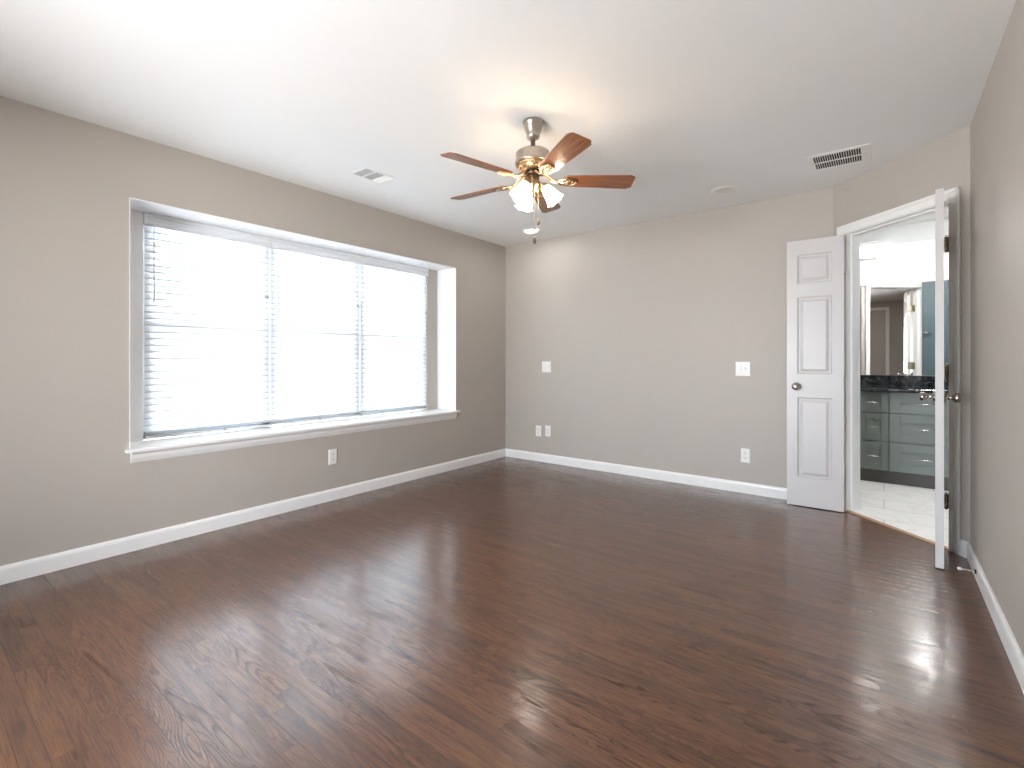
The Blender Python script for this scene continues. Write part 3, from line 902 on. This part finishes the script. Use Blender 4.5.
def outlet(loc, rotz, label):
    t = thing('wall_outlet', loc, rotz, label, 'outlet')
    plate_frame(t, 0.072, 0.118)
    for sz in (-1, 1):
        m = MB(); zc = sz * 0.021
        m.prism([(0.017 * math.cos(q), 0.0145 * math.sin(q)) if abs(math.sin(q)) < 0.95 else (0.017 * math.cos(q), 0.0135 * math.sin(q)) for q in [2 * PI * j / 20 for j in range(20)]], 0.0, 0.0025,
                M4=T(0, -0.0055, zc) @ Matrix.Rotation(PI / 2, 4, 'X'))
        s_ = m.build('socket', 'plate', t)
        m = MB()
        m.box(-0.0075, -0.0088, zc - 0.002, -0.0052, -0.0079, zc + 0.007); m.box(0.0052, -0.0088, zc - 0.002, 0.0075, -0.0079, zc + 0.007)
        m.lathe([(0.0026, 0), (0.0026, 0.0008)], 10, M4=T(0, -0.0079, zc - 0.008) @ Matrix.Rotation(PI / 2, 4, 'X'))
        m.build('slots', 'slot', s_)
    m = MB(); m.lathe([(0.003, 0), (0.003, 0.001), (0.0015, 0.0015)], 10, M4=T(0, -0.006, 0) @ Matrix.Rotation(PI / 2, 4, 'X')); m.build('screw', 'nickel', t)
    return t


def switch(loc, rotz, label, kinds):
    t = thing('light_switch', loc, rotz, label, 'switch')
    wd = 0.118
    plate_frame(t, wd, 0.118)
    for i, kd in enumerate(kinds):
        xc = -0.023 + 0.046 * i
        m = MB()
        if kd == 'rocker':
            m.prism([(-0.0165, 0), (0.0165, 0), (0.0165, -0.003), (-0.0165, -0.003)], -0.033, 0.033, M4=T(xc, -0.006, 0))
            m.box(xc - 0.0145, -0.0125, -0.030, xc + 0.0145, -0.008, 0.0); m.box(xc - 0.0145, -0.0105, 0.0, xc + 0.0145, -0.008, 0.030)
            m.build('rocker', 'plate', t, bevel=0.001)
        else:
            m.box(xc - 0.0055, -0.0068, -0.012, xc + 0.0055, -0.0058, 0.012)
            m.box(-0.004, -0.022, -0.004, 0.004, -0.006, 0.005, M4=T(xc, 0, 0) @ Matrix.Rotation(-0.45, 4, 'X'))
            tg = m.build('toggle', 'plate', t)
            m = MB(); m.box(xc - 0.0062, -0.0065, -0.0125, xc - 0.0045, -0.0059, 0.0125); m.box(xc + 0.0045, -0.0065, -0.0125, xc + 0.0062, -0.0059, 0.0125)
            m.build('toggle_slot', 'slot', tg)
    return t


outlet((XL, 2.196, 0.347), PI / 2, 'white duplex outlet on the left wall below the window sill')
outlet((-3.035, YB, 0.335), 0, 'white outlet low on the back wall, left of the pair near the corner')
outlet((-2.910, YB, 0.345), 0, 'white outlet low on the back wall, right of the pair near the corner')
outlet((-0.925, YB, 0.316), 0, 'white outlet low on the back wall beneath the switch beside the open door')
switch((-2.930, YB, 1.045), 0, 'white double switch plate on the back wall above the pair of outlets', ('rocker', 'rocker'))
switch((-0.945, YB, 1.045), 0, 'white double switch plate on the back wall nearest the open white door', ('rocker', 'toggle'))

# door stop on the right baseboard
ds = thing('door_stop', (XR - 0.014, 3.385, 0.045), label='spring door stop with pale rubber tip on the right baseboard behind the door', cat='door stop')
m = MB(); m.lathe([(0.011, 0), (0.011, 0.004), (0.007, 0.007)], 16, M4=Matrix.Rotation(-PI / 2, 4, 'Y')); m.build('base', 'darkmetal', ds)
m = MB()
m.tube([(-0.006 - 0.050 * j / 130, 0.0042 * math.cos(2 * PI * j / 10), 0.0042 * math.sin(2 * PI * j / 10)) for j in range(131)], 0.0011, 5)
m.build('spring', 'chrome', ds)
m = MB(); m.lathe([(0.0045, 0.054), (0.0072, 0.057), (0.0072, 0.068), (0.005, 0.071)], 14, M4=Matrix.Rotation(-PI / 2, 4, 'Y')); m.build('rubber_tip', 'rubber', ds)

# ------------------------------------------------------------------ bathroom
van = thing('vanity_cabinet', (0.035, YV, 0.004), label='grey-green bathroom vanity cabinet with shaker drawers and bar pulls', cat='cabinet')
VX0, VX1, VD = -1.60, 0.55, YM - YV
zt = 0.826
m = MB()
m.box(VX0 - 0.035, 0.020, 0.115, VX1 - 0.035, VD - 0.003, zt)
m.build('cabinet_body', 'cabinet', van)
m = MB(); m.box(VX0 - 0.035, 0.030, 0, VX1 - 0.035, VD - 0.003, 0.115); m.build('toe_kick', 'toekick', van)


def shaker(x0, x1, z0, z1, fr, name, hx=None, hz=None, hl=0.10, vert=False):
    g = 0.0035
    x0 += g; x1 -= g; z0 += g; z1 -= g
    m = MB()
    m.box(x0, 0, z0, x0 + fr, 0.020, z1); m.box(x1 - fr, 0, z0, x1, 0.020, z1)
    m.box(x0 + fr, 0, z0, x1 - fr, 0.020, z0 + fr); m.box(x0 + fr, 0, z1 - fr, x1 - fr, 0.020, z1)
    m.box(x0 + fr, 0.008, z0 + fr, x1 - fr, 0.020, z1 - fr)
    d = m.build(name, 'cabinet', van, bevel=0.0012)
    hx = (x0 + x1) / 2 if hx is None else hx; hz = (z0 + z1) / 2 if hz is None else hz
    m = MB()
    if vert:
        m.tube([(hx, -0.030, hz - hl / 2), (hx, -0.030, hz + hl / 2)], 0.005, 10)
        for q in (-0.35, 0.35): m.tube([(hx, -0.030, hz + q * hl), (hx, 0.009, hz + q * hl)], 0.004, 8)
    else:
        m.tube([(hx - hl / 2, -0.030, hz), (hx + hl / 2, -0.030, hz)], 0.005, 10)
        for q in (-0.35, 0.35): m.tube([(hx + q * hl, -0.030, hz), (hx + q * hl, 0.009, hz)], 0.004, 8)
    m.build('bar_pull', 'chrome', d)


for (z0, z1) in ((0.640, zt), (0.380, 0.640), (0.115, 0.380)):
    shaker(-0.225, -0.001, z0, z1, 0.055, 'drawer', hl=0.085)
    shaker(0.001, 0.513, z0, z1, 0.075, 'drawer', hl=0.17)
for (x0, x1, hx) in ((-0.63, -0.227, -0.59), (-1.035, -0.63, -0.67)):
    shaker(x0, x1, 0.115, zt, 0.06, 'cabinet_door', hx=hx, hz=0.70, hl=0.13, vert=True)
shaker(-1.635, -1.037, 0.115, zt, 0.06, 'cabinet_door', hx=-1.08, hz=0.70, hl=0.13, vert=True)
m = MB()
m.box(VX0, YV - 0.022, 0.832, VX1 + 0.03, YM - 0.002, 0.862)
ct = m.build('vanity_countertop', 'marble', bevel=0.012)
tag(ct, 'polished black marble countertop lying on the grey-green vanity', 'countertop')
m = MB(); m.box(VX0, YM - 0.022, 0.8625, VX1 + 0.03, YM - 0.002, 0.968)
bs = m.build('backsplash', 'marble', ct, bevel=0.002)
m = MB(); m.box(VX0 + 0.03, YM - 0.008, 0.972, VX1 + 0.0, YM - 0.002, 1.868)
mi = m.build('wall_mirror', 'mirror'); tag(mi, 'wide frameless bathroom mirror on the wall above the black backsplash', 'mirror')
m = MB(); m.box(VX0 + 0.03, YM - 0.010, 1.866, VX1, YM - 0.0015, 1.872); m.build('mirror_clip_rail', 'nickel', mi)

vl = thing('vanity_light', (-0.36, YM, 2.19), label='long white bathroom wall light with glowing diffuser above the mirror', cat='wall light')
m = MB(); m.box(-0.31, -0.030, -0.05, 0.31, -0.001, 0.075); m.build('back_plate', 'trim', vl, bevel=0.004)
m = MB()
pf = [(0.030 + 0.065 * math.sin(q), 0.010 - 0.050 * math.cos(q)) for q in [PI * j / 12 for j in range(13)]]
m.sweep([(-(-a), b) for a, b in pf] + [(0.030, 0.060)], Vector((-0.32, 0, 0)), Vector((0.32, 0, 0)), Vector((0, -1, 0)))
m.build('diffuser', 'bathlens', vl, bevel=0.012)
m = MB(); m.box(-0.325, -0.105, 0.062, 0.325, -0.001, 0.100); m.build('top_cover', 'trim', vl, bevel=0.006)

m = MB()
m.lathe([(0.022, 0), (0.022, 0.006), (0.010, 0.008), (0.008, 0.045), (0.012, 0.050)], 16, M4=T(0.43, 3.95, 1.47) @ Matrix.Rotation(-PI / 2, 4, 'X'))
m.tube([(0.395, 3.995, 1.47), (0.465, 3.995, 1.47)], 0.006, 8)
hk = m.build('robe_hook', 'chrome'); tag(hk, 'small chrome robe hook on the teal wall, seen in the bathroom mirror', 'hook')

t = thing('fill_ceiling_light', (0.45, 5.0, H), label='round white bathroom ceiling light added as fill above the tiled floor', cat='ceiling light')  # lamp added to brighten the bathroom
m = MB(); m.lathe([(0.16, -0.001), (0.16, -0.03), (0.145, -0.032)], 36); m.build('rim', 'trim', t)
m = MB(); m.lathe([(0.145, -0.032), (0.13, -0.055), (0.09, -0.072), (0.03, -0.080)], 36); m.build('diffuser', 'bathfill', t)
